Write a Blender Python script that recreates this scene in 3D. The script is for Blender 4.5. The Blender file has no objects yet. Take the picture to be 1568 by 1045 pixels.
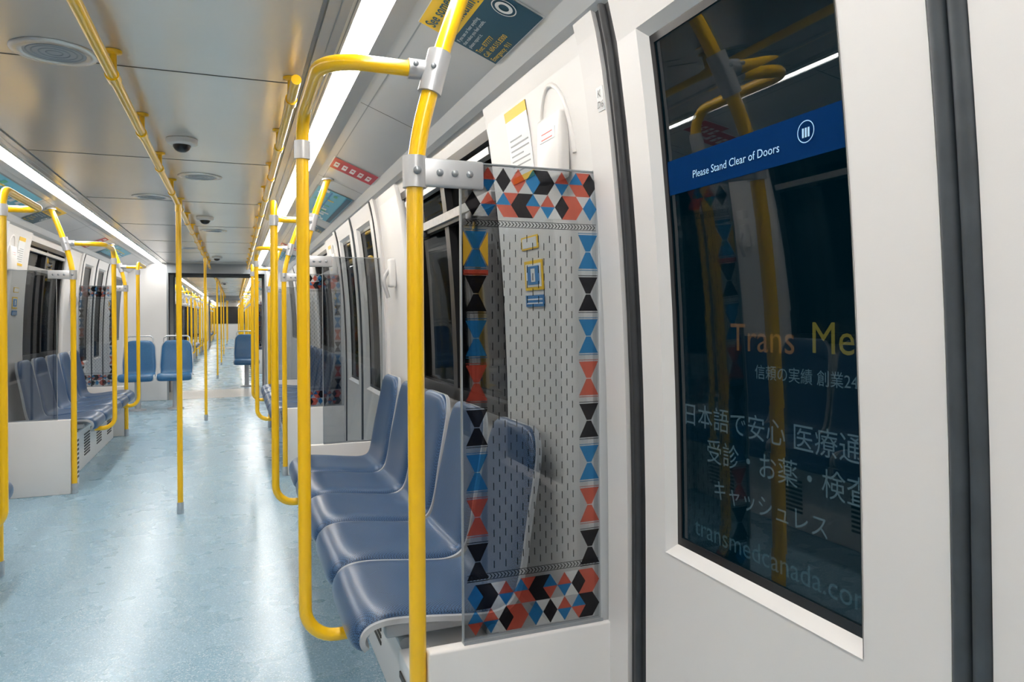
import bpy, math, random
from mathutils import Vector, Matrix
random.seed(4)
CX=-0.37
scene=bpy.context.scene
scene.view_settings.view_transform='Standard'
scene.view_settings.look='None'
scene.view_settings.exposure=0.12

# ---------------------------------------------------------------- materials
def mat(name,col,rough=.5,metal=0,spec=.5,coat=0,noise=None,bump=None,emis=None,coatr=.1):
    m=bpy.data.materials.new(name); m.use_nodes=True
    nt=m.node_tree; p=nt.nodes['Principled BSDF']
    c=(*col,1)
    p.inputs['Base Color'].default_value=c
    p.inputs['Roughness'].default_value=rough
    p.inputs['Metallic'].default_value=metal
    p.inputs['Specular IOR Level'].default_value=spec
    p.inputs['Coat Weight'].default_value=coat
    p.inputs['Coat Roughness'].default_value=coatr
    if emis:
        p.inputs['Emission Color'].default_value=(*emis[0],1); p.inputs['Emission Strength'].default_value=emis[1]
    tc=nt.nodes.new('ShaderNodeTexCoord')
    if noise:
        n=nt.nodes.new('ShaderNodeTexNoise'); n.inputs['Scale'].default_value=noise[0]; n.inputs['Detail'].default_value=4
        nt.links.new(tc.outputs['Object'],n.inputs['Vector'])
        r=nt.nodes.new('ShaderNodeValToRGB')
        r.color_ramp.elements[0].position=.3; r.color_ramp.elements[1].position=.7
        k=noise[1]
        r.color_ramp.elements[0].color=(*[x*(1-k) for x in col],1)
        r.color_ramp.elements[1].color=(*[min(1,x*(1+k)) for x in col],1)
        nt.links.new(n.outputs['Fac'],r.inputs['Fac']); nt.links.new(r.outputs['Color'],p.inputs['Base Color'])
    if bump:
        n=nt.nodes.new('ShaderNodeTexNoise'); n.inputs['Scale'].default_value=bump[0]
        nt.links.new(tc.outputs['Object'],n.inputs['Vector'])
        b=nt.nodes.new('ShaderNodeBump'); b.inputs['Strength'].default_value=bump[1]; b.inputs['Distance'].default_value=.002
        nt.links.new(n.outputs['Fac'],b.inputs['Height']); nt.links.new(b.outputs['Normal'],p.inputs['Normal'])
    return m
M={}
M['yellow']=mat('yellow_powdercoat',(1.0,.57,.002),.28,coat=.5,noise=(3,.03))
M['white']=mat('white_gelcoat',(.78,.76,.745),.32,noise=(2,.02))
M['doorwhite']=mat('door_paint',(.74,.715,.70),.4,noise=(2,.02),bump=(300,.03))
M['ceil']=mat('ceiling_panel',(.72,.68,.63),.25,metal=.42,spec=.9,noise=(1.5,.03))
M['cove']=mat('cove_panel',(.60,.60,.60),.30,noise=(2,.02))
M['trim']=mat('grey_trim',(.30,.32,.34),.35,metal=.3)
M['alu']=mat('brushed_aluminium',(.55,.56,.58),.35,metal=.8,noise=(40,.08))
M['post']=mat('grey_post_paint',(.42,.43,.44),.35,noise=(8,.03))
M['bracket']=mat('cast_bracket',(.55,.55,.56),.35,metal=.5)
M['rubber']=mat('black_rubber',(.03,.032,.036),.45,noise=(20,.2))
M['sealg']=mat('slate_rubber',(.05,.06,.07),.45,noise=(20,.15))
M['black']=mat('black_frame',(.01,.01,.012),.3)
M['seam']=mat('dark_seam',(.07,.065,.06),.6)
M['rim']=mat('seat_shell_grey',(.46,.48,.51),.35)
M['bell']=mat('gangway_bellows',(.10,.10,.11),.6,noise=(9,.2))
M['ledge']=mat('gangway_plate',(.6,.6,.58),.4,noise=(30,.1))
M['p_white']=mat('print_white',(.85,.85,.85),.4)
M['p_yel']=mat('print_yellow',(.95,.60,.03),.4)
M['p_navy']=mat('print_navy',(.015,.08,.13),.35)
M['p_red']=mat('print_coral',(.80,.13,.09),.4)
M['p_redsign']=mat('print_red',(.55,.03,.05),.4)
M['p_blue']=mat('print_blue',(.04,.22,.50),.4)
M['p_dk']=mat('print_black',(.02,.02,.025),.4)
M['p_green']=mat('print_green',(.10,.45,.25),.4)
M['p_cyan']=mat('print_cyan',(.15,.50,.65),.4)
M['ext']=mat('tunnel_wall',(.03,.03,.035),.8,noise=(4,.3))
M['light']=mat('led_diffuser',(1,1,1),.5,emis=((1.0,.972,.93),25))
M['poster']=mat('platform_poster_board',(.003,.02,.03),.5,emis=((.0,.024,.038),.8))
M['pt_w']=mat('poster_text_pale',(.25,.32,.35),.5,emis=((.40,.58,.64),.50))
M['pt_d']=mat('poster_text_dim',(.1,.2,.22),.5,emis=((.15,.32,.38),.5))
M['pt_o']=mat('poster_text_brown',(.2,.1,.05),.5,emis=((.75,.33,.12),.50))
M['pt_y']=mat('poster_text_ochre',(.4,.3,.05),.5,emis=((.75,.55,.12),.55))
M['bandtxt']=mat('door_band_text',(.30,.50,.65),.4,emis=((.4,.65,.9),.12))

def film(name,tint,dif,f):
    m=bpy.data.materials.new(name); m.use_nodes=True; nt=m.node_tree
    nt.nodes.remove(nt.nodes['Principled BSDF']); out=nt.nodes['Material Output']
    t=nt.nodes.new('ShaderNodeBsdfTransparent'); t.inputs[0].default_value=(*tint,1)
    d=nt.nodes.new('ShaderNodeBsdfDiffuse'); d.inputs[0].default_value=(*dif,1)
    mx=nt.nodes.new('ShaderNodeMixShader'); mx.inputs[0].default_value=f
    n=nt.nodes.new('ShaderNodeTexNoise'); n.inputs['Scale'].default_value=900
    mp=nt.nodes.new('ShaderNodeMapRange'); mp.inputs['To Min'].default_value=f*.8; mp.inputs['To Max'].default_value=min(1,f*1.2)
    nt.links.new(n.outputs['Fac'],mp.inputs['Value']); nt.links.new(mp.outputs[0],mx.inputs[0])
    nt.links.new(t.outputs[0],mx.inputs[1]); nt.links.new(d.outputs[0],mx.inputs[2]); nt.links.new(mx.outputs[0],out.inputs[0])
    return m
M['f_dk']=film('film_black',(.09,.085,.09),(.02,.02,.025),.2)
M['f_blue']=film('film_blue',(.10,.40,.78),(.03,.20,.45),.22)
M['f_red']=film('film_coral',(.95,.28,.20),(.60,.10,.07),.22)
M['f_white']=film('film_white',(.95,.95,.95),(.8,.8,.8),.25)
M['f_refl_yel']=film('film_amber_reflection',(.95,.65,.15),(.75,.45,.05),.35)  # amber of a reflection in the screen glass, put into the film colour
M['f_dash']=film('film_dash',(.22,.22,.23),(.02,.02,.025),.5)
M['doorband']=film('door_safety_band',(.10,.32,.6),(.012,.085,.30),.30)

def glassmat(name,tint,refl=.08,top=.8):
    m=bpy.data.materials.new(name); m.use_nodes=True; nt=m.node_tree
    nt.nodes.remove(nt.nodes['Principled BSDF']); out=nt.nodes['Material Output']
    t=nt.nodes.new('ShaderNodeBsdfTransparent'); t.inputs[0].default_value=(*tint,1)
    g=nt.nodes.new('ShaderNodeBsdfGlossy'); g.inputs['Roughness'].default_value=.012; g.inputs[0].default_value=(1,1,1,1)
    mx=nt.nodes.new('ShaderNodeMixShader')
    lw=nt.nodes.new('ShaderNodeLayerWeight'); lw.inputs['Blend'].default_value=.25
    mp=nt.nodes.new('ShaderNodeMapRange'); mp.inputs['To Min'].default_value=refl; mp.inputs['To Max'].default_value=top
    pw=nt.nodes.new('ShaderNodeMath'); pw.operation='POWER'; pw.inputs[1].default_value=3
    nt.links.new(lw.outputs['Facing'],pw.inputs[0]); nt.links.new(pw.outputs[0],mp.inputs['Value'])
    nt.links.new(mp.outputs[0],mx.inputs[0]); nt.links.new(t.outputs[0],mx.inputs[1]); nt.links.new(g.outputs[0],mx.inputs[2])
    nt.links.new(mx.outputs[0],out.inputs[0])
    return m
M['glass']=glassmat('window_glass',(.40,.45,.47),.055,.6)
M['screen']=glassmat('draught_screen_glass',(.68,.70,.715),.06,.7)

# seat vinyl
m=mat('seat_vinyl_blue',(.07,.13,.24),.33,spec=.6); nt=m.node_tree; p=nt.nodes['Principled BSDF']
tc=nt.nodes.new('ShaderNodeTexCoord'); ck=nt.nodes.new('ShaderNodeTexChecker'); ck.inputs['Scale'].default_value=230
ck.inputs[1].default_value=(.050,.120,.25,1); ck.inputs[2].default_value=(.014,.038,.09,1)
nt.links.new(tc.outputs['Object'],ck.inputs[0]); nt.links.new(ck.outputs[0],p.inputs['Base Color'])
bp=nt.nodes.new('ShaderNodeBump'); bp.inputs['Strength'].default_value=.15; bp.inputs['Distance'].default_value=.001
nt.links.new(ck.outputs[1],bp.inputs['Height']); nt.links.new(bp.outputs[0],p.inputs['Normal'])
M['vinyl']=m
M['vinylb']=mat('seat_vinyl_bright_blue',(.02,.12,.27),.35,noise=(60,.1))
# floor: speckled sheet vinyl
m=mat('floor_vinyl_blue',(.3,.45,.56),.26,spec=.8); nt=m.node_tree; p=nt.nodes['Principled BSDF']
tc=nt.nodes.new('ShaderNodeTexCoord')
vo=nt.nodes.new('ShaderNodeTexVoronoi'); vo.inputs['Scale'].default_value=230
sp=nt.nodes.new('ShaderNodeSeparateColor')
r=nt.nodes.new('ShaderNodeValToRGB'); r.color_ramp.interpolation='CONSTANT'; e=r.color_ramp.elements
e[0].position=0; e[0].color=(.20,.34,.44,1); e[1].position=.10; e[1].color=(.27,.44,.565,1)
a=e.new(.5); a.color=(.30,.475,.60,1); a=e.new(.88); a.color=(.52,.67,.75,1)
nt.links.new(tc.outputs['Object'],vo.inputs['Vector']); nt.links.new(vo.outputs['Color'],sp.inputs[0]); nt.links.new(sp.outputs[0],r.inputs['Fac']); nt.links.new(r.outputs[0],p.inputs['Base Color'])
n2=nt.nodes.new('ShaderNodeTexNoise'); n2.inputs['Scale'].default_value=3; n2.inputs['Detail'].default_value=3
mp=nt.nodes.new('ShaderNodeMapRange'); mp.inputs['To Min'].default_value=.25; mp.inputs['To Max'].default_value=.30
nt.links.new(tc.outputs['Object'],n2.inputs['Vector']); nt.links.new(n2.outputs['Fac'],mp.inputs['Value']); nt.links.new(mp.outputs[0],p.inputs['Roughness'])
n3=nt.nodes.new('ShaderNodeTexNoise'); n3.inputs['Scale'].default_value=60; n3.inputs['Detail'].default_value=2
nt.links.new(tc.outputs['Object'],n3.inputs['Vector'])
bp=nt.nodes.new('ShaderNodeBump'); bp.inputs['Strength'].default_value=.05; bp.inputs['Distance'].default_value=.002
nt.links.new(n3.outputs['Fac'],bp.inputs['Height']); nt.links.new(bp.outputs[0],p.inputs['Normal'])
M['floor']=m

# ---------------------------------------------------------------- builder
PROF=[(-.2,1.22),(0,1.22),(.85,1.225),(1.1,1.222),(1.3,1.215),(1.45,1.207),(1.6,1.195),(1.75,1.18),(1.9,1.16),(2.0,1.138),(2.15,1.09)]
def W(z):
    for (a,b),(c,d) in zip(PROF,PROF[1:]):
        if z<=c: return b+(d-b)*(z-a)/(c-a)
    return PROF[-1][1]
class B:
    def __init__(s): s.v=[];s.f=[];s.m=[];s.sm=[];s.mats=[]
    def mi(s,k):
        if k not in s.mats: s.mats.append(k)
        return s.mats.index(k)
    def add(s,vs,fs,k,smooth=False):
        o=len(s.v); s.v+= [tuple(x) for x in vs]; i=s.mi(k)
        for f in fs: s.f.append([o+j for j in f]); s.m.append(i); s.sm.append(smooth)
    def box(s,a,b,c,d,e,f,k,bev=0):
        if bev<=0:
            vs=[(x,y,z) for x in (a,b) for y in (c,d) for z in (e,f)]
            s.add(vs,[(0,1,3,2),(4,6,7,5),(0,4,5,1),(2,3,7,6),(0,2,6,4),(1,5,7,3)],k); return
        import bmesh
        bm=bmesh.new(); bmesh.ops.create_cube(bm,size=1)
        for v in bm.verts: v.co=((a+b)/2+v.co.x*(b-a),(c+d)/2+v.co.y*(d-c),(e+f)/2+v.co.z*(f-e))
        bmesh.ops.bevel(bm,geom=bm.edges[:],offset=bev,segments=3,affect='EDGES',profile=.5)
        bm.verts.index_update()
        s.add([v.co[:] for v in bm.verts],[[v.index for v in q.verts] for q in bm.faces],k,True); bm.free()
    def slab(s,y0,y1,z0,z1,off,th,k,n=None):
        n=n or max(1,int((z1-z0)/.08)); vs=[];fs=[]
        for i in range(n+1):
            z=z0+(z1-z0)*i/n; u=W(z)+off
            vs+=[(u,y0,z),(u,y1,z),(u+th,y1,z),(u+th,y0,z)]
        for i in range(n):
            a=4*i;b=a+4
            for j in range(4): fs.append((a+j,b+j,b+(j+1)%4,a+(j+1)%4))
        fs+=[(0,1,2,3),(4*n+3,4*n+2,4*n+1,4*n)]
        s.add(vs,fs,k)
    def tube(s,pts,r,k,seg=16,cap=True):
        pts=[Vector(p) for p in pts]; n=len(pts); T=[]
        for i in range(n):
            a=pts[max(0,i-1)];b=pts[min(n-1,i+1)]; T.append((b-a).normalized())
        N=T[0].orthogonal().normalized(); vs=[];fs=[]
        for i in range(n):
            if i: 
                q=T[i-1].rotation_difference(T[i]); N=(q@N).normalized()
            Bn=T[i].cross(N)
            for j in range(seg):
                t=2*math.pi*j/seg; vs.append(pts[i]+r*(math.cos(t)*N+math.sin(t)*Bn))
        for i in range(n-1):
            for j in range(seg): fs.append((i*seg+j,i*seg+(j+1)%seg,(i+1)*seg+(j+1)%seg,(i+1)*seg+j))
        s.add(vs,fs,k,True)
        if cap: s.add(vs[:seg],[list(range(seg))[::-1]],k); s.add(vs[-seg:],[list(range(seg))],k)
    def lathe(s,c,prof,k,seg=24,axis='z'):
        vs=[];fs=[];n=len(prof)
        for r,h in prof:
            for j in range(seg):
                t=2*math.pi*j/seg; a,b=r*math.cos(t),r*math.sin(t)
                vs.append((c[0]+a,c[1]+b,c[2]+h) if axis=='z' else ((c[0]+a,c[1]+h,c[2]+b) if axis=='y' else (c[0]+h,c[1]+a,c[2]+b)))
        for i in range(n-1):
            for j in range(seg): fs.append((i*seg+j,i*seg+(j+1)%seg,(i+1)*seg+(j+1)%seg,(i+1)*seg+j))
        s.add(vs,fs,k,True)
    def mesh(s,name,side=1):
        me=bpy.data.meshes.new(name)
        vs=[(CX+side*x,y,z) for x,y,z in s.v] if side else s.v
        fs=[f[::-1] for f in s.f] if side==-1 else s.f
        me.from_pydata(vs,[],fs)
        for k in s.mats: me.materials.append(M[k])
        me.polygons.foreach_set('material_index',s.m); me.polygons.foreach_set('use_smooth',s.sm)
        me.update(); return me
def obj(name,me,loc=(0,0,0),rz=0,parent=None):
    o=bpy.data.objects.new(name,me); bpy.context.collection.objects.link(o); o.location=loc; o.rotation_euler=(0,0,rz)
    if parent: o.parent=parent
    return o
def fillet(pts,rad,n=8):
    pts=[Vector(p) for p in pts]; out=[pts[0]]
    for i in range(1,len(pts)-1):
        r=rad[i-1] if isinstance(rad,(list,tuple)) else rad
        a,b,c=pts[i-1],pts[i],pts[i+1]; d1=(a-b);d2=(c-b)
        L=min(r,d1.length*.49,d2.length*.49); p0=b+d1.normalized()*L; p2=b+d2.normalized()*L
        for j in range(n+1):
            t=j/n
            ang=d1.angle(d2); w=math.sin(ang/2)
            den=(1-t)**2+2*w*t*(1-t)+t*t
            out.append(((1-t)**2*p0+2*w*t*(1-t)*b+t*t*p2)/den)
    out.append(pts[-1]); return out
def text(body,org,xd,yd,size,k,parent=None,name='lettering',sx=1,bold=0):
    c=bpy.data.curves.new(name,'FONT'); c.body=body; c.size=size; c.resolution_u=3; c.offset=bold
    c.materials.append(M[k]); o=bpy.data.objects.new(name,c); bpy.context.collection.objects.link(o)
    x=Vector(xd).normalized(); y=Vector(yd).normalized(); z=x.cross(y)
    mm=Matrix((x*sx,y,z)).transposed().to_4x4(); mm.translation=Vector(org)
    if parent:
        o.parent=parent; o.matrix_parent_inverse=Matrix.Translation(parent.location).inverted()
    o.matrix_basis=mm
    return o

# ---------------------------------------------------------------- layout
P=4.55
CARS=[(-4.7,12.4),(13.8,31.4),(32.8,45)]
SEATMODS=[-P,0,P,15.6,15.6+P,15.6+2*P,34.6,34.6+P]
DOORS=[-P,0,P,2*P,15.6,15.6+P,15.6+2*P,34.6,34.6+P]

b=B(); b.box(-1.36,1.36,-4.8,12.4,-.05,0,'floor'); b.box(-1.36,1.36,13.8,31.4,-.05,0,'floor'); b.box(-1.36,1.36,32.8,45,-.05,0,'floor')
for g in (12.4,31.4): b.box(-1.0,1.0,g,g+1.4,-.05,.004,'ledge')
obj('floor',b.mesh('floor'))
b=B()
prof=[(0,2.15),(.597,2.15),(.600,2.157),(.610,2.157),(.613,2.15),(.675,2.15),(.690,2.140),(.697,2.16),(.768,2.16),(.775,2.140),(.83,2.14),(1.09,2.035),(1.125,2.0),(1.15,1.99),(1.17,2.02)]
for y0,y1 in CARS:
    for s in (1,-1):
        vs=[]
        for u,z in prof: vs+=[(s*u,y0,z),(s*u,y1,z)]
        fa=[(2*i,2*i+1,2*i+3,2*i+2) for i in range(len(prof)-1)]
        if s==-1: fa=[f[::-1] for f in fa]
        b.add(vs,fa[:1]+fa[4:5],'ceil'); b.add(vs,fa[1:4],'trim'); b.add(vs,fa[5:9],'white'); b.add(vs,fa[9:],'cove')
    b.box(-1.3,1.3,y0,y1,2.2,2.22,'trim')
    y=y0+1.35
    while y<y1:
        b.box(-.596,.596,y,y+.005,2.1485,2.16,'seam')
        for s in (1,-1):
            b.add([(s*.835,y+.1,2.137),(s*.835,y+.105,2.137),(s*1.09,y+.105,2.034),(s*1.09,y+.1,2.034)],[(0,1,2,3)],'seam')
        y+=P/3
    for s in (1,-1):
        for q in (.645,.68): b.add([(s*q,y0,2.1485 if q<.675 else 2.143),(s*q,y1,2.1485 if q<.675 else 2.143),(s*(q+.003),y1,2.1485 if q<.675 else 2.141),(s*(q+.003),y0,2.1485 if q<.675 else 2.141)],[(0,1,2,3)],'trim')
        b.add([(s*.862,y0,2.1262),(s*.862,y1,2.1262),(s*.866,y1,2.1246),(s*.866,y0,2.1246)],[(0,1,2,3)],'trim')
obj('ceiling',b.mesh('ceiling'))
for s in (1,-1):
    for y0,y1 in CARS:
        b=B(); y=y0+.05
        while y<y1-.1:
            e=min(y+P/3-.012,y1-.05); b.box(.699,.766,y,e,2.142,2.158,'light'); y+=P/3
        obj('ceiling_light',b.mesh('ceiling_light',s))
def speaker(x,y):
    b=B(); b.lathe((0,0,0),[(.125,0),(.122,-.004),(.09,-.006),(.088,-.003)],'ceil',32)
    b.lathe((0,0,0),[(.088,-.003),(.0,-.003)],'post',32)
    for r in (.02,.04,.06,.075): b.lathe((0,0,0),[(r,-.003),(r+.003,-.005),(r+.006,-.003)],'trim',32)
    obj('ceiling_speaker',b.mesh('ceiling_speaker',0),(x,y,2.149))
def dome(x,y):
    b=B(); b.lathe((0,0,0),[(.07,0),(.068,-.018),(.055,-.026),(.04,-.028)],'white',28)
    b.lathe((0,0,0),[(.04,-.026)]+[(.04*math.cos(t*math.pi/12),-.028-.034*math.sin(t*math.pi/12)) for t in range(7)],'black',24)
    obj('security_camera',b.mesh('security_camera',0),(x,y,2.149))
for x,y in [(-.53,2.65),(-.19,4.7),(-.54,5.6),(-.19,7.6),(-.54,9.6),(-.53,-1.7),(-.3,17),(-.3,22)]: speaker(x,y)
for x,y in [(-.23,3.75),(-.23,6.6),(-.23,10.9),(-.23,19)]: dome(x,y)

# ---------------------------------------------------------------- walls per segment
def wall_mod(s,d):
    nm='wall_right' if s>0 else 'wall_left'
    b=B()
    b.slab(1.55,4.34,-.02,.93,.07,.03,'white')
    b.slab(1.55,4.34,1.94,2.05,.03,.05,'white')
    for a,c in ((1.552,2.27),(3.72,4.35)):
        b.slab(a,c,0,2.02,.012,.07,'white')
    for yy in (2.27,3.72):
        pts=[(W(z)+.035,yy,z) for z in [i*.1 for i in range(21)]]
        b.tube(pts,.024,'white',12)
    arc=[(W(1.72+.2*math.sin(t))+.012, 1.765-.10*math.cos(t),1.72+.2*math.sin(t)) for t in [math.pi*i/16 for i in range(17)]]
    b.tube(arc,.008,'white',10)
    b.slab(-.14,1.49,2.0,2.08,.0,.06,'white')
    obj(nm,b.mesh(nm,s),(0,d,0))
wn=[0]
def window_mod(s,d):
    wn[0]+=1; b=B()
    y0,y1=2.29,3.70
    b.slab(y0,y1,.93,1.95,.078,.006,'glass')
    for a,c in ((y0,y0+.05),(y1-.05,y1),(2.97,3.03)): b.slab(a,c,.93,1.95,.045,.032,'black')
    b.slab(y0,y1,.93,.985,.045,.032,'black'); b.slab(y0,y1,1.905,1.95,.03,.045,'black')
    b.slab(y0+.05,y1-.05,1.685,1.70,.035,.03,'black'); b.slab(y0+.05,y1-.05,1.70,1.735,.02,.045,'alu')
    b.slab(y0+.05,y1-.05,1.86,1.885,.03,.03,'alu')
    for yy in (2.62,3.35): b.box(W(1.66)+.02,W(1.66)+.05,yy-.04,yy+.04,1.67,1.70,'black',.006)
    obj('window_%d'%wn[0],b.mesh('window',s),(0,d,0))
dn=[0]
def door_mod(s,d):
    for (a,c) in ((.652,1.385),(-.135,.598)):
        dn[0]+=1; b=B()
        w0,w1=(.790,1.303) if a>0 else (-.053,.46)
        za,zb=.792,1.90
        b.slab(a,c,.02,za,0,.035,'doorwhite'); b.slab(a,c,zb,2.03,0,.035,'doorwhite')
        b.slab(a,w0,za,zb,0,.035,'doorwhite'); b.slab(w1,c,za,zb,0,.035,'doorwhite')
        g=.02; n=14
        for k in range(n):
            z0=za+(zb-za)*k/n; z1=za+(zb-za)*(k+1)/n
            for (ye,yi) in ((w0,w0+g*.6),(w1,w1-g*.6)):
                b.add([(W(z0)-.002,ye,z0),(W(z0)+.026,yi,z0),(W(z1)+.026,yi,z1),(W(z1)-.002,ye,z1)],[(0,1,2,3)],'white')
        b.add([(W(za)-.002,w0,za),(W(za)-.002,w1,za),(W(za+g)+.026,w1,za+g),(W(za+g)+.026,w0,za+g)],[(0,1,2,3)],'white')
        b.add([(W(zb)-.002,w0,zb),(W(zb)-.002,w1,zb),(W(zb-g)+.026,w1,zb-g),(W(zb-g)+.026,w0,zb-g)],[(0,1,2,3)],'white')
        i0,i1=w0+g*.5,w1-g*.5
        for q in ((i0,i0+.014,za+g,zb-g),(i1-.014,i1,za+g,zb-g),(i0,i1,za+g-.004,za+g+.014),(i0,i1,zb-g-.014,zb-g+.004)):
            b.slab(q[0],q[1],q[2],q[3],.022,.003,'black')
        b.slab(i0,i1,za+.01,zb-.01,.026,.005,'glass')
        obj('door_%d'%dn[0],b.mesh('door',s),(0,d,0))
    b=B()
    for yy in (.6115,.6385): b.tube([(W(z)+.004,yy,z) for z in [i*.1 for i in range(21)]],.0125,'sealg',12)
    b.slab(.598,.652,.01,2.03,.004,.03,'black')
    for (p,q) in ((1.388,1.455),(-.205,-.138)):
        b.slab(p,q,0,2.03,.006,.04,'rubber')
        b.tube([(W(z)+.006,(p+q)/2,z) for z in [i*.1 for i in range(21)]],.012,'rubber',10)
    for (p,q) in ((1.457,1.55),(-.30,-.207)): b.slab(p,q,0,2.03,-.004,.07,'doorwhite')
    obj('trim_%d'%dn[0],b.mesh('door_seal',s),(0,d,0))
    b=B(); b.box(1.15,1.215,-.15,1.43,0,.006,'alu')
    for i in range(4): b.box(1.155+i*.016,1.159+i*.016,-.15,1.43,.006,.009,'trim')
    obj('door_threshold',b.mesh('door_threshold',s),(0,d,0))

# ---------------------------------------------------------------- grab poles
def pole_set(yp,dr,D):
    b=B()
    path=fillet([(.746,yp,0.0),(.746,yp,1.665),(.80,yp,1.87),(.885,yp,2.108)],[.10,.12])
    b.tube(path,.019,'yellow',20)
    b.tube([(.746,yp,.0),(.746,yp,.075)],.0225,'alu',20)
    y2=yp+dr*D
    loop=fillet([(.79,yp+dr*.012,1.855),(.547,yp+dr*.012,1.855),(.547,y2,1.855),(.547,y2,.405),(.72,y2,.405)],[.09,.09,.12])
    b.tube(loop,.0175,'yellow',20)
    b.tube([(.781,yp,1.80),(.806,yp,1.895)],.0265,'bracket',20)
    b.tube([(.79,yp+dr*.012,1.855),(.735,yp+dr*.012,1.855)],.0225,'bracket',20)
    b.tube([(.547,y2,1.735),(.547,y2,1.785)],.022,'bracket',20)
    b.tube([(.746,yp,1.585),(.746,yp,1.655)],.0265,'bracket',20)
    b.box(.76,.905,yp-.016,yp+.0,1.588,1.652,'bracket',.006)
    for uu in (.80,.835,.87): b.lathe((uu,yp-.016,1.62),[(.008,0),(.008,-.003),(.0,-.004)],'trim',12,'y')
    b.lathe((.746,yp-.026,1.62),[(.009,0),(.009,-.004),(.0,-.005)],'trim',12,'y')
    for uu in (.745,.785): b.lathe((uu,yp-.024,1.855),[(.006,0),(.006,-.004),(.0,-.004)],'trim',12,'y')
    b.lathe((.885,yp,2.108),[(.034,-.01),(.034,0),(.02,.004)],'bracket',20)
    b.tube([(.69,y2,.405),(.72,y2,.405)],.022,'bracket',16)
    return b
pm={s:(pole_set(1.565,1,.49).mesh('grab_pole',s),pole_set(4.30,-1,.70).mesh('grab_pole',s)) for s in (1,-1)}

# ---------------------------------------------------------------- patterned screen
def screen(yp,face,pattern=True):
    b=B()
    u0,u1,z0,z1=.850,1.205,.555,1.648
    b.box(u0,u1,yp-.004,yp+.004,z0,z1,'screen')
    for q in ((u0-.001,u0+.002,z0,z1),(u0,u1,z1-.001,z1+.002)): b.box(q[0],q[1],yp-.005,yp+.005,q[2],q[3],'trim')
    b.box(.765,1.29,yp-.018,yp+.018,0,.55,'white',.006)
    b.box(.850,1.205,yp-.010,yp+.010,.548,.557,'trim')
    b.box(1.20,1.245,yp-.008,yp+.03,0,1.66,'post',.005)
    if not pattern: return b
    y=yp+face*.0052
    def poly(pts,k): b.add([(p[0],y,p[1]) for p in pts],[tuple(range(len(pts)))],k)
    def band(za,zb,rows,cw,ph):
        # aligned split diamonds: each row is an up-triangle with a mirrored down-triangle beneath
        ua,ub=u0+.010,u1-.008; nc=round((ub-ua)/cw); cw=(ub-ua)/nc; rh=(zb-za)/rows
        C1=['f_dk','f_red','f_blue','f_dk','f_blue','f_red','f_dk','f_red','f_blue']
        for r_ in range(rows):
            up=(r_%2==1)
            for c in range(nc):
                a=ua+c*cw; zz=za+r_*rh; k=C1[(c+ph+(r_//2)*4+(0 if up else 3))%9]
                if up: poly([(a,zz),(a+cw,zz),(a+cw/2,zz+rh)],k)
                else: poly([(a+cw/2,zz),(a+cw,zz+rh),(a,zz+rh)],k)
                # infill between the diamonds
                if c<nc-1 and (c+r_//2+ph)%3!=1:
                    k2=['f_white','f_dk','f_red','f_white'][(c*3+r_//2+ph)%4]
                    if up: poly([(a+cw/2,zz+rh),(a+cw,zz),(a+cw*1.5,zz+rh)],k2)
                    else: poly([(a+cw/2,zz),(a+cw*1.5,zz),(a+cw,zz+rh)],k2)
    band(1.528,1.642,4,.0385,0)
    band(.566,.682,4,.0385,4)
    for zz in (1.504,.690):
        b.add([(u0+.01,y,zz),(u1-.01,y,zz),(u1-.01,y,zz+.0012),(u0+.01,y,zz+.0012)],[(0,1,2,3)],'f_dk')
        b.add([(u0+.01,y,zz+.014),(u1-.01,y,zz+.014),(u1-.01,y,zz+.0152),(u0+.01,y,zz+.0152)],[(0,1,2,3)],'f_dk')
        a=u0+.012
        while a<u1-.02:
            poly([(a,zz+.002),(a+.005,zz+.0075),(a+.0075,zz+.0075),(a+.0025,zz+.002)],'f_dk')
            poly([(a,zz+.013),(a+.005,zz+.0075),(a+.0075,zz+.0075),(a+.0025,zz+.013)],'f_dk'); a+=.0085
    for uc,seq in ((1.172,['f_blue','f_dk','f_blue','f_red','f_dk','f_blue','f_red','f_dk']),(.885,['f_blue','f_dk','f_blue','f_red','f_dk','f_blue','f_red','f_dk'])):
        for i,k in enumerate(seq):
            zc=1.452-i*.1025; h=.041; w=.026
            if i==0 and uc<1:  # reflection in the glass painted on: amber wedges and a coral bar
                for sg in (1,-1): poly([(uc+sg*.030,zc-.040),(uc+sg*.030,zc+.040),(uc+sg*.009,zc)],'f_refl_yel')
                poly([(uc-.030,zc-.060),(uc+.030,zc-.060),(uc+.030,zc-.048),(uc-.030,zc-.048)],'f_red')
            poly([(uc-w,zc-h),(uc+w,zc-h),(uc+.006,zc-.001),(uc-.006,zc-.001)],k)
            poly([(uc-.006,zc+.001),(uc+.006,zc+.001),(uc+w,zc+h),(uc-w,zc+h)],k)
            q=.003
            poly([(uc-w,zc-h-q-.0015),(uc+w,zc-h-q-.0015),(uc+w,zc-h-q),(uc-w,zc-h-q)],k)
            poly([(uc-w,zc+h+q),(uc+w,zc+h+q),(uc+w,zc+h+q+.0015),(uc-w,zc+h+q+.0015)],k)
    c=0; a=.925
    while a<1.135:
        zz=.715+(.018 if c%2 else 0)
        while zz<1.485:
            poly([(a-.001,zz),(a+.001,zz),(a+.001,zz+.017),(a-.001,zz+.017)],'f_dash'); zz+=.036
        a+=.0145; c+=1
    return b
sm={s:(screen(1.56,-1,s>0).mesh('glass_partition',s),screen(4.31,1,s<0).mesh('glass_partition',s)) for s in (1,-1)}

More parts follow.
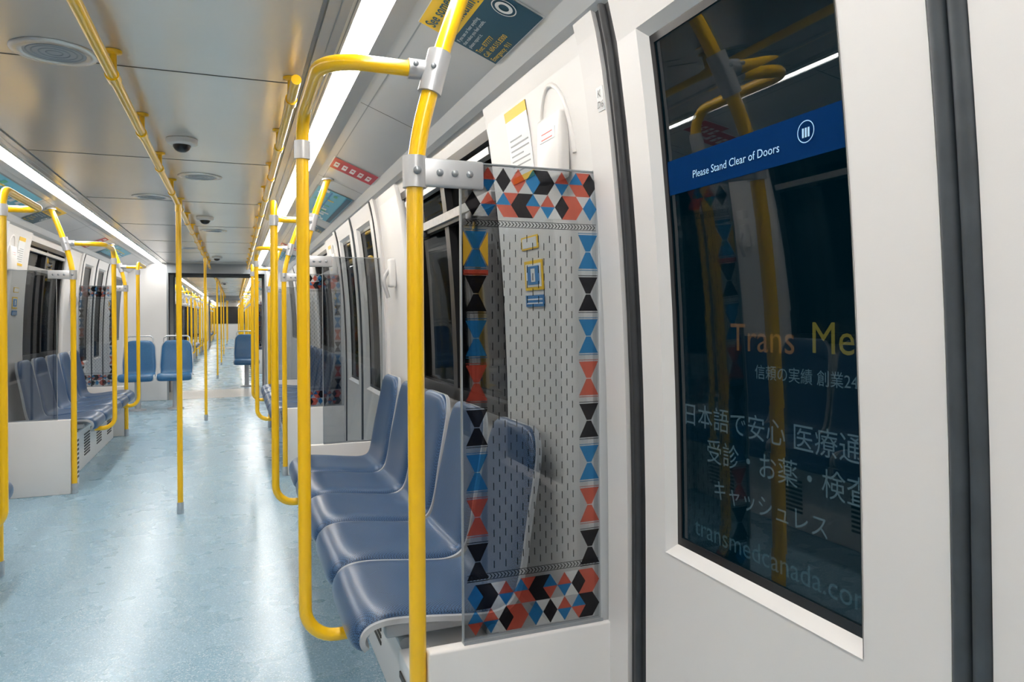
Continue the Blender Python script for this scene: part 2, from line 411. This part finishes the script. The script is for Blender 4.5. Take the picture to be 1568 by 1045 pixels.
# ---------------------------------------------------------------- seat
def seat(vk='vinyl'):
    ctrl=[(.018,.425),(.004,.450),(.010,.478),(.040,.497),(.10,.502),(.20,.492),(.30,.480),(.37,.476),(.415,.488),(.440,.52),(.455,.58),(.472,.68),(.492,.78),(.510,.87),(.522,.93),(.530,.965)]
    pts=[]
    C=[Vector((a,0,c)) for a,c in ctrl]
    for i in range(len(C)-1):
        p0=C[max(0,i-1)];p1=C[i];p2=C[i+1];p3=C[min(len(C)-1,i+2)]
        for j in range(4):
            t=j/4; pts.append(.5*((2*p1)+(-p0+p2)*t+(2*p0-5*p1+4*p2-p3)*t*t+(-p0+3*p1-3*p2+p3)*t**3))
    pts.append(C[-1])
    L=[0]
    for a,c in zip(pts,pts[1:]): L.append(L[-1]+(c-a).length)
    tot=L[-1]; n=len(pts); N=[]
    for i in range(n):
        t=(pts[min(n-1,i+1)]-pts[max(0,i-1)]).normalized(); N.append(Vector((-t.z,0,t.x)))
    def hw(i,grow):
        l=L[i]
        base=.228 if l<.5 else .228-.030*((l-.5)/(tot-.5))
        base-=.012*math.exp(-((l-.50)/.07)**2)
        R=.09; d=l+.035; e=tot-l
        if d<R: base-=R-math.sqrt(max(0,R*R-(R-d)**2))
        R2=.11
        if e<R2: base-=(R2-math.sqrt(max(0,R2*R2-(R2-e)**2)))*.75
        return base+grow
    b=B(); ns=20
    def surf(hfun,grow,k,flip):
        vs=[];fs=[]
        for i in range(n):
            for j in range(ns+1):
                q2=math.sin((-1+2*j/ns)*math.pi/2)
                p=pts[i]+N[i]*hfun(i,q2)
                vs.append((p.x,q2*hw(i,grow),p.z))
        for i in range(n-1):
            for j in range(ns):
                a=i*(ns+1)+j; f=(a,a+1,a+ns+2,a+ns+1); fs.append(f if flip else f[::-1])
        b.add(vs,fs,k,True); return vs
    def cush(i,q):
        l=L[i]; e=min(l+.004,tot-l+.004)
        ed=min(1,(e/.03)); ed=math.sqrt(max(0,1-(1-ed)**2))
        side=(1-abs(q)**6)
        dish=-.010*(1-q*q)*min(1,max(0,(l-.06)/.08),max(0,(tot-l-.05)/.08))
        return .004+(.024*ed)*max(0,side)**.5+dish
    surf(cush,-.010,vk,True)
    A=surf(lambda i,q:.004,.003,'rim',True); Bq=surf(lambda i,q:-.018+.008*abs(q)**4,.003,'rim',False)
    m_=ns+1
    for j in (0,ns):
        vs=[];fs=[]
        for i in range(n): vs+=[A[i*m_+j],Bq[i*m_+j]]
        for i in range(n-1): fs.append((2*i,2*i+1,2*i+3,2*i+2))
        b.add(vs,fs,'rim',True)
    for i in (0,n-1):
        vs=[];fs=[]
        for j in range(m_): vs+=[A[i*m_+j],Bq[i*m_+j]]
        for j in range(ns): fs.append((2*j,2*j+1,2*j+3,2*j+2))
        b.add(vs,fs,'rim',True)
    b.box(.08,.42,-.16,-.12,.425,.462,'rim',.006); b.box(.08,.42,.12,.16,.425,.462,'rim',.006)
    return b
seatm=seat().mesh('passenger_seat',0)
b=seat('vinylb')
b.tube(fillet([(.50,-.17,.80),(.545,-.17,1.03),(.545,.17,1.03),(.50,.17,.80)],[.05,.05]),.011,'alu',12)
b.tube([(.25,0,.0),(.25,0,.45)],.04,'rim',16); b.lathe((.25,0,0),[(.11,0),(.11,.012),(.04,.03)],'rim',24)
seatb=b.mesh('forward_facing_seat',0)
def seat_row(s,d):
    for i in range(5):
        y=2.085+.47*i+d
        if s>0: obj('passenger_seat',seatm,(CX+.665,y,0))
        else: obj('passenger_seat',seatm,(CX-.665,y,0),math.pi)
def seat_base(s):
    b=B(); b.box(.86,1.285,1.90,4.2,.0,.385,'white',.01)
    b.tube([(.80,1.92,.405),(.80,4.18,.405)],.018,'trim',12); b.tube([(1.05,1.92,.40),(1.05,4.18,.40)],.02,'trim',12)
    for k in range(4):
        for i in range(8): b.box(.856,.861,2.0+k*.6,2.25+k*.6,.10+i*.025,.112+i*.025,'seam')
    b.box(.775,.858,1.70,1.90,.0,.405,'white',.006)
    for i in range(9): b.box(.771,.776,1.72,1.88,.06+i*.035,.076+i*.035,'seam')
    return b
sb={s:seat_base(s).mesh('seat_pedestal',s) for s in (1,-1)}

# ---------------------------------------------------------------- signs
def cove(a,y,off=.004):
    return (.858+.927*a-.375*off, y, 2.1287-.3745*a-.927*off)
def cove_quad(b,a0,a1,y0,y1,k,off=.004):
    b.add([cove(a0,y0,off),cove(a0,y1,off),cove(a1,y1,off),cove(a1,y0,off)],[(0,1,2,3)],k)
def wpt(s,p): return (CX+s*p[0],p[1],p[2])
def cove_text(s,d,body,a,y,size,k,parent,off=.006,sx=1,bold=0):
    p=wpt(s,cove(a,y,off)); text(body,(p[0],p[1]+d,p[2]),(0,-s,0),(-s*.927,0,.3745),size,k,parent,sx=sx,bold=bold)
def safety_sign(s,d):
    b=B(); cove_quad(b,-.002,.248,1.61,1.965,'p_white',.002); cove_quad(b,.0,.105,1.615,1.96,'p_yel'); cove_quad(b,.105,.246,1.615,1.96,'p_navy')
    o=obj('safety_poster',b.mesh('safety_poster',s),(0,d,0))
    y=1.945 if s>0 else 1.63
    cove_text(s,d,'See something.',.045,y,.044,'p_navy',o,bold=.0008); cove_text(s,d,'Say something.',.092,y,.044,'p_navy',o,bold=.0008)
    cove_text(s,d,'If you see or hear anything',.125,y,.016,'p_white',o); cove_text(s,d,'that makes you feel unsafe,',.143,y,.016,'p_white',o)
    cove_text(s,d,'please report it.',.161,y,.016,'p_white',o)
    cove_text(s,d,'Text: 877777',.190,y,.022,'p_yel',o); cove_text(s,d,'Call: 604.515.8300',.214,y,.022,'p_yel',o); cove_text(s,d,'Emergency: 911',.238,y,.022,'p_yel',o)
    b=B(); c=cove(.155,1.665 if s>0 else 1.91,.006)
    for r0,r1,k in ((.034,.031,'p_white'),(.024,.014,'p_white')):
        vs=[];fs=[]
        for j in range(24):
            t=j*math.pi/12
            for r in (r0,r1):
                vs.append((c[0]+.927*r*math.cos(t),c[1]+r*math.sin(t),c[2]-.3745*r*math.cos(t)))
        for j in range(24): fs.append((2*j,2*j+1,(2*j+3)%48,(2*j+2)%48))
        b.add(vs,fs,k)
    obj('badge',b.mesh('badge',s),(0,0,0),parent=o)
def red_sign(s,d):
    b=B(); cove_quad(b,-.002,.250,3.77,4.03,'p_white',.002); cove_quad(b,.004,.246,3.778,4.022,'p_redsign')
    for i in range(5): 
        cove_quad(b,.018+i*.045,.043+i*.045,3.85,3.96,'p_white',.006); cove_quad(b,.024+i*.045,.037+i*.045,3.88,3.905,'p_redsign',.0075)
    obj('red_notice',b.mesh('red_notice',s),(0,d,0))
def map_sign(s,d):
    b=B(); cove_quad(b,0,.246,.05,1.25,'trim',.002); cove_quad(b,.01,.236,.06,1.24,'p_cyan')
    random.seed(7)
    for i in range(16):
        y=.08+i*.07; a=random.uniform(.02,.15); cove_quad(b,a,a+random.uniform(.02,.07),y,y+random.uniform(.03,.1),random.choice(['p_white','p_green','p_white','p_yel']),.005+.0002*i)
    cove_quad(b,.10,.11,.08,1.2,'p_blue',.0095); cove_quad(b,.06,.07,.3,1.0,'p_yel',.0098); cove_quad(b,.2,.23,.07,1.2,'p_navy',.0098)
    obj('route_map',b.mesh('route_map',s),(0,d,0))
def pillar_notices(s,d):
    b=B()
    b.slab(1.93,2.10,1.71,1.93,.0095,.002,'p_white'); b.slab(1.93,2.10,1.885,1.93,.0085,.002,'p_yel')
    b.slab(1.94,2.09,1.865,1.875,.0085,.002,'p_dk'); b.slab(1.93,2.10,1.71,1.728,.0085,.002,'p_yel')
    for i in range(7): b.slab(1.945 if i%3 else 1.99,2.085,1.742+i*.016,1.746+i*.016,.0085,.002,'trim')
    b.slab(1.95,2.08,1.50,1.54,.0085,.002,'p_yel'); b.slab(1.96,2.07,1.505,1.535,.0075,.002,'p_white')
    b.slab(1.93,2.07,1.375,1.465,.0085,.002,'p_yel'); b.slab(1.942,2.058,1.385,1.455,.0075,.002,'p_white'); b.slab(1.955,2.045,1.392,1.448,.0065,.002,'p_blue')
    b.slab(1.985,2.015,1.40,1.44,.0055,.002,'p_white')
    b.slab(1.93,2.07,1.325,1.360,.0075,.002,'p_blue')
    for i in range(2): b.slab(1.94,2.06,1.333+i*.012,1.337+i*.012,.0065,.002,'p_white')
    obj('passenger_notice',b.mesh('passenger_notice',s),(0,d,0))
    b=B(); z0,z1=1.66,1.84
    b.box(W(1.75)-.02,W(1.75)+.014,1.69,1.84,z0,z1,'white',.01)
    b.box(W(1.75)-.0215,W(1.75)-.0195,1.715,1.815,1.77,1.80,'p_white'); b.box(W(1.75)-.022,W(1.75)-.0195,1.73,1.80,1.79,1.793,'p_red'); b.box(W(1.75)-.022,W(1.75)-.0195,1.73,1.80,1.775,1.778,'p_red')
    obj('emergency_intercom_box',b.mesh('emergency_intercom_box',s),(0,d,0))
    b=B(); b.box(W(1.5)-.03,W(1.5)+.012,3.95,4.02,1.46,1.62,'white',.012); b.tube(fillet([(W(1.5)-.03,3.985,1.56),(W(1.5)-.06,3.985,1.50),(W(1.5)-.03,3.985,1.40)],.03),.012,'bracket',10)
    obj('emergency_door_release',b.mesh('emergency_door_release',s),(0,d,0))

for s in (1,-1):
    for d in SEATMODS:
        wall_mod(s,d); window_mod(s,d)
        obj('glass_partition',sm[s][0],(0,d,0)); obj('glass_partition',sm[s][1],(0,d,0))
        obj('grab_pole',pm[s][0],(0,d,0)); obj('grab_pole',pm[s][1],(0,d,0))
        seat_row(s,d); obj('seat_pedestal',sb[s],(0,d,0))
        if d<12: safety_sign(s,d); pillar_notices(s,d)
        red_sign(s,d)
    for d in DOORS: door_mod(s,d); map_sign(s,d)
    nm='wall_right' if s>0 else 'wall_left'
    for a,c in ((10.65,12.45),(13.75,15.3),(29.2,31.45),(32.75,34.3),(43.7,45)):
        b=B(); b.slab(a,c,0,2.05,.012,.06,'white'); b.slab(a+.5,c-.5,1.0,1.85,.006,.01,'glass'); b.slab(a+.47,c-.47,.97,1.88,.009,.01,'black')
        obj(nm,b.mesh(nm,s))
    b=B(); b.slab(-.14,1.49,2.0,2.08,.0,.06,'white'); obj(nm,b.mesh(nm,s),(0,2*P,0))

b=B(); b.slab(1.462,1.492,1.775,1.83,-.006,.002,'p_white'); lab=obj('door_label',b.mesh('door_label',1))
text('K',(CX+W(1.81)-.009,1.484,1.805),(0,-1,0),(0,0,1),.026,'p_dk',lab); text('D6',(CX+W(1.785)-.009,1.490,1.781),(0,-1,0),(0,0,1),.024,'p_dk',lab)

# ---------------------------------------------------------------- overhead rails and centre poles
def rail(name,u,y0,y1,z=2.065):
    b=B(); b.tube([(u,y0,z),(u,y1,z)],.0165,'yellow',16)
    y=y0+.25
    while y<y1:
        b.tube([(u,y-.03,z),(u,y+.03,z)],.021,'yellow',16); b.tube([(u,y,z),(u,y,2.149)],.011,'yellow',12); b.lathe((u,y,2.149),[(.026,0),(.026,-.007),(.011,-.012)],'yellow',16); y+=.758
    obj(name,b.mesh(name))
for y0,y1 in CARS:
    rail('overhead_handrail',.015,y0+.2,y1-.2); rail('overhead_handrail',.56,y0+7.1 if y0<0 else y0+.2,y1-.2)
b=B(); b.tube([(.026,0,0),(.026,0,2.045)],.0175,'yellow',20); b.tube([(.026,0,0),(.026,0,.075)],.0215,'alu',20); b.tube([(.026,0,2.0),(.026,0,2.045)],.021,'yellow',16)
cp=b.mesh('centre_pole')
for d in DOORS: obj('centre_pole',cp,(0,d+.66,0))

# ---------------------------------------------------------------- gangways
for g in (12.4,31.4):
    b=B()
    for y in (g,g+1.36):
        b.box(-1.30,-.62,y,y+.04,0,2.2,'white'); b.box(.85,1.30,y,y+.04,0,2.2,'white'); b.box(-.62,.85,y,y+.04,2.0,2.2,'trim')
        b.box(-.625,-.60,y-.01,y+.05,0,2.0,'trim'); b.box(.83,.855,y-.01,y+.05,0,2.0,'trim')
    obj('wall_bulkhead',b.mesh('wall_bulkhead'))
    b=B()
    for i in range(13):
        y=g+.05+i*.0975
        for (x0,x1) in ((-.78,-.68),(.90,1.0)): 
            a_,c_=(x1,x0) if x0<0 else (x0,x1)
            b.add([(a_,y,0),(c_,y+.047,0),(c_,y+.047,2.1),(a_,y,2.1)],[(0,1,2,3)],'bell')
            b.add([(c_,y+.047,0),(a_,y+.0975,0),(a_,y+.0975,2.1),(c_,y+.047,2.1)],[(0,1,2,3)],'bell')
        b.add([(-.8,y,2.04),(1,y,2.04),(1,y+.047,2.1),(-.8,y+.047,2.1)],[(0,1,2,3)],'bell'); b.add([(-.8,y+.047,2.1),(1,y+.047,2.1),(1,y+.0975,2.04),(-.8,y+.0975,2.04)],[(0,1,2,3)],'bell')
    obj('gangway_bellows',b.mesh('gangway_bellows'))
for x,y in ((-.79,10.95),(-1.27,10.95),(.20,13.95),(-1.2,14.1)): obj('forward_facing_seat',seatb,(x,y,0),math.pi/2)
b=B(); b.box(-1.4,1.4,-4.84,-4.78,0,2.2,'white'); b.box(-.4,.4,-4.78,-4.77,0,1.95,'trim'); b.box(-.25,.25,-4.77,-4.765,1.0,1.8,'black'); obj('wall_back',b.mesh('wall_back'))
b=B(); b.box(-1.4,1.4,45,45.05,0,2.2,'white'); b.box(-.9,.9,44.97,45.0,.9,1.9,'black'); obj('wall_front',b.mesh('wall_front'))

# ---------------------------------------------------------------- lit platform poster outside the door glass, safety band on glass
XP=.915
b=B(); b.box(XP,XP+.01,.55,1.45,.55,1.98,'poster')
po=obj('platform_poster',b.mesh('platform_poster',0))
def tz(x,y,X):
    d=1173*X/(x-360); return (d-.3616*X)/.9323, 1.3-(y-485)*d/1094
for body,x,y,sz,k,bo in (('Trans',1118,541,.076,'pt_o',0),('Me',1240,546,.076,'pt_y',0),('信頼の実績 創業24年',1155,583,.029,'pt_w',0),('日本語で安心 医療通訳',1045,650,.052,'pt_w',0),('受診・お薬・検査',1080,708,.052,'pt_w',0),('キャッシュレス',1090,765,.044,'pt_w',0),('transmedcanada.com',1062,822,.054,'pt_d',0)):
    Y,Z=tz(x,y,XP-.004); text(body,(XP-.004,Y,Z),(0,-1,0),(0,0,1),sz,k,po,bold=bo)
b=B(); b.slab(.80,1.293,1.548,1.618,.0245,.0008,'doorband'); db=obj('door_safety_decal',b.mesh('door_safety_decal',1))
text('Please Stand Clear of Doors',(CX+W(1.575)+.0235,1.195,1.570),(0,-1,0),(0,0,1),.0212,'bandtxt',db)
b=B(); c=(W(1.59)+.0225,.888,1.588)
vs=[];fs=[]
for j in range(24):
    t=j*math.pi/12
    for r_ in (.018,.0165): vs.append((c[0]-.002,c[1]+r_*math.cos(t),c[2]+r_*math.sin(t)))
for j in range(24): fs.append((2*j,2*j+1,(2*j+3)%48,(2*j+2)%48))
b.add(vs,fs,'bandtxt')
for q in (-.006,.0,.006): b.box(c[0]-.002,c[0]-.0015,c[1]+q-.0018,c[1]+q+.0018,c[2]-.009,c[2]+.006,'bandtxt')
obj('pictogram',b.mesh('pictogram',1),parent=db)

b=B()
for x in (-3.2,2.6): b.box(x,x+.1,-8,48,-1,4,'ext')
obj('tunnel_wall',b.mesh('tunnel_wall',0))

w=bpy.data.worlds.new('world'); scene.world=w; w.use_nodes=True
w.node_tree.nodes['Background'].inputs[0].default_value=(.02,.025,.03,1); w.node_tree.nodes['Background'].inputs[1].default_value=.3

cam=bpy.data.cameras.new('camera'); co=bpy.data.objects.new('camera',cam); bpy.context.collection.objects.link(co)
cam.sensor_width=36; cam.lens=1340/1920*36; cam.shift_y=-.0255; cam.clip_start=.02
R=Matrix.Rotation(-math.radians(21.2),4,'Z')@Matrix.Rotation(math.pi/2,4,'X')@Matrix.Rotation(-math.radians(.4),4,'Z')
co.matrix_world=Matrix.Translation((0,0,1.3))@R
scene.camera=co
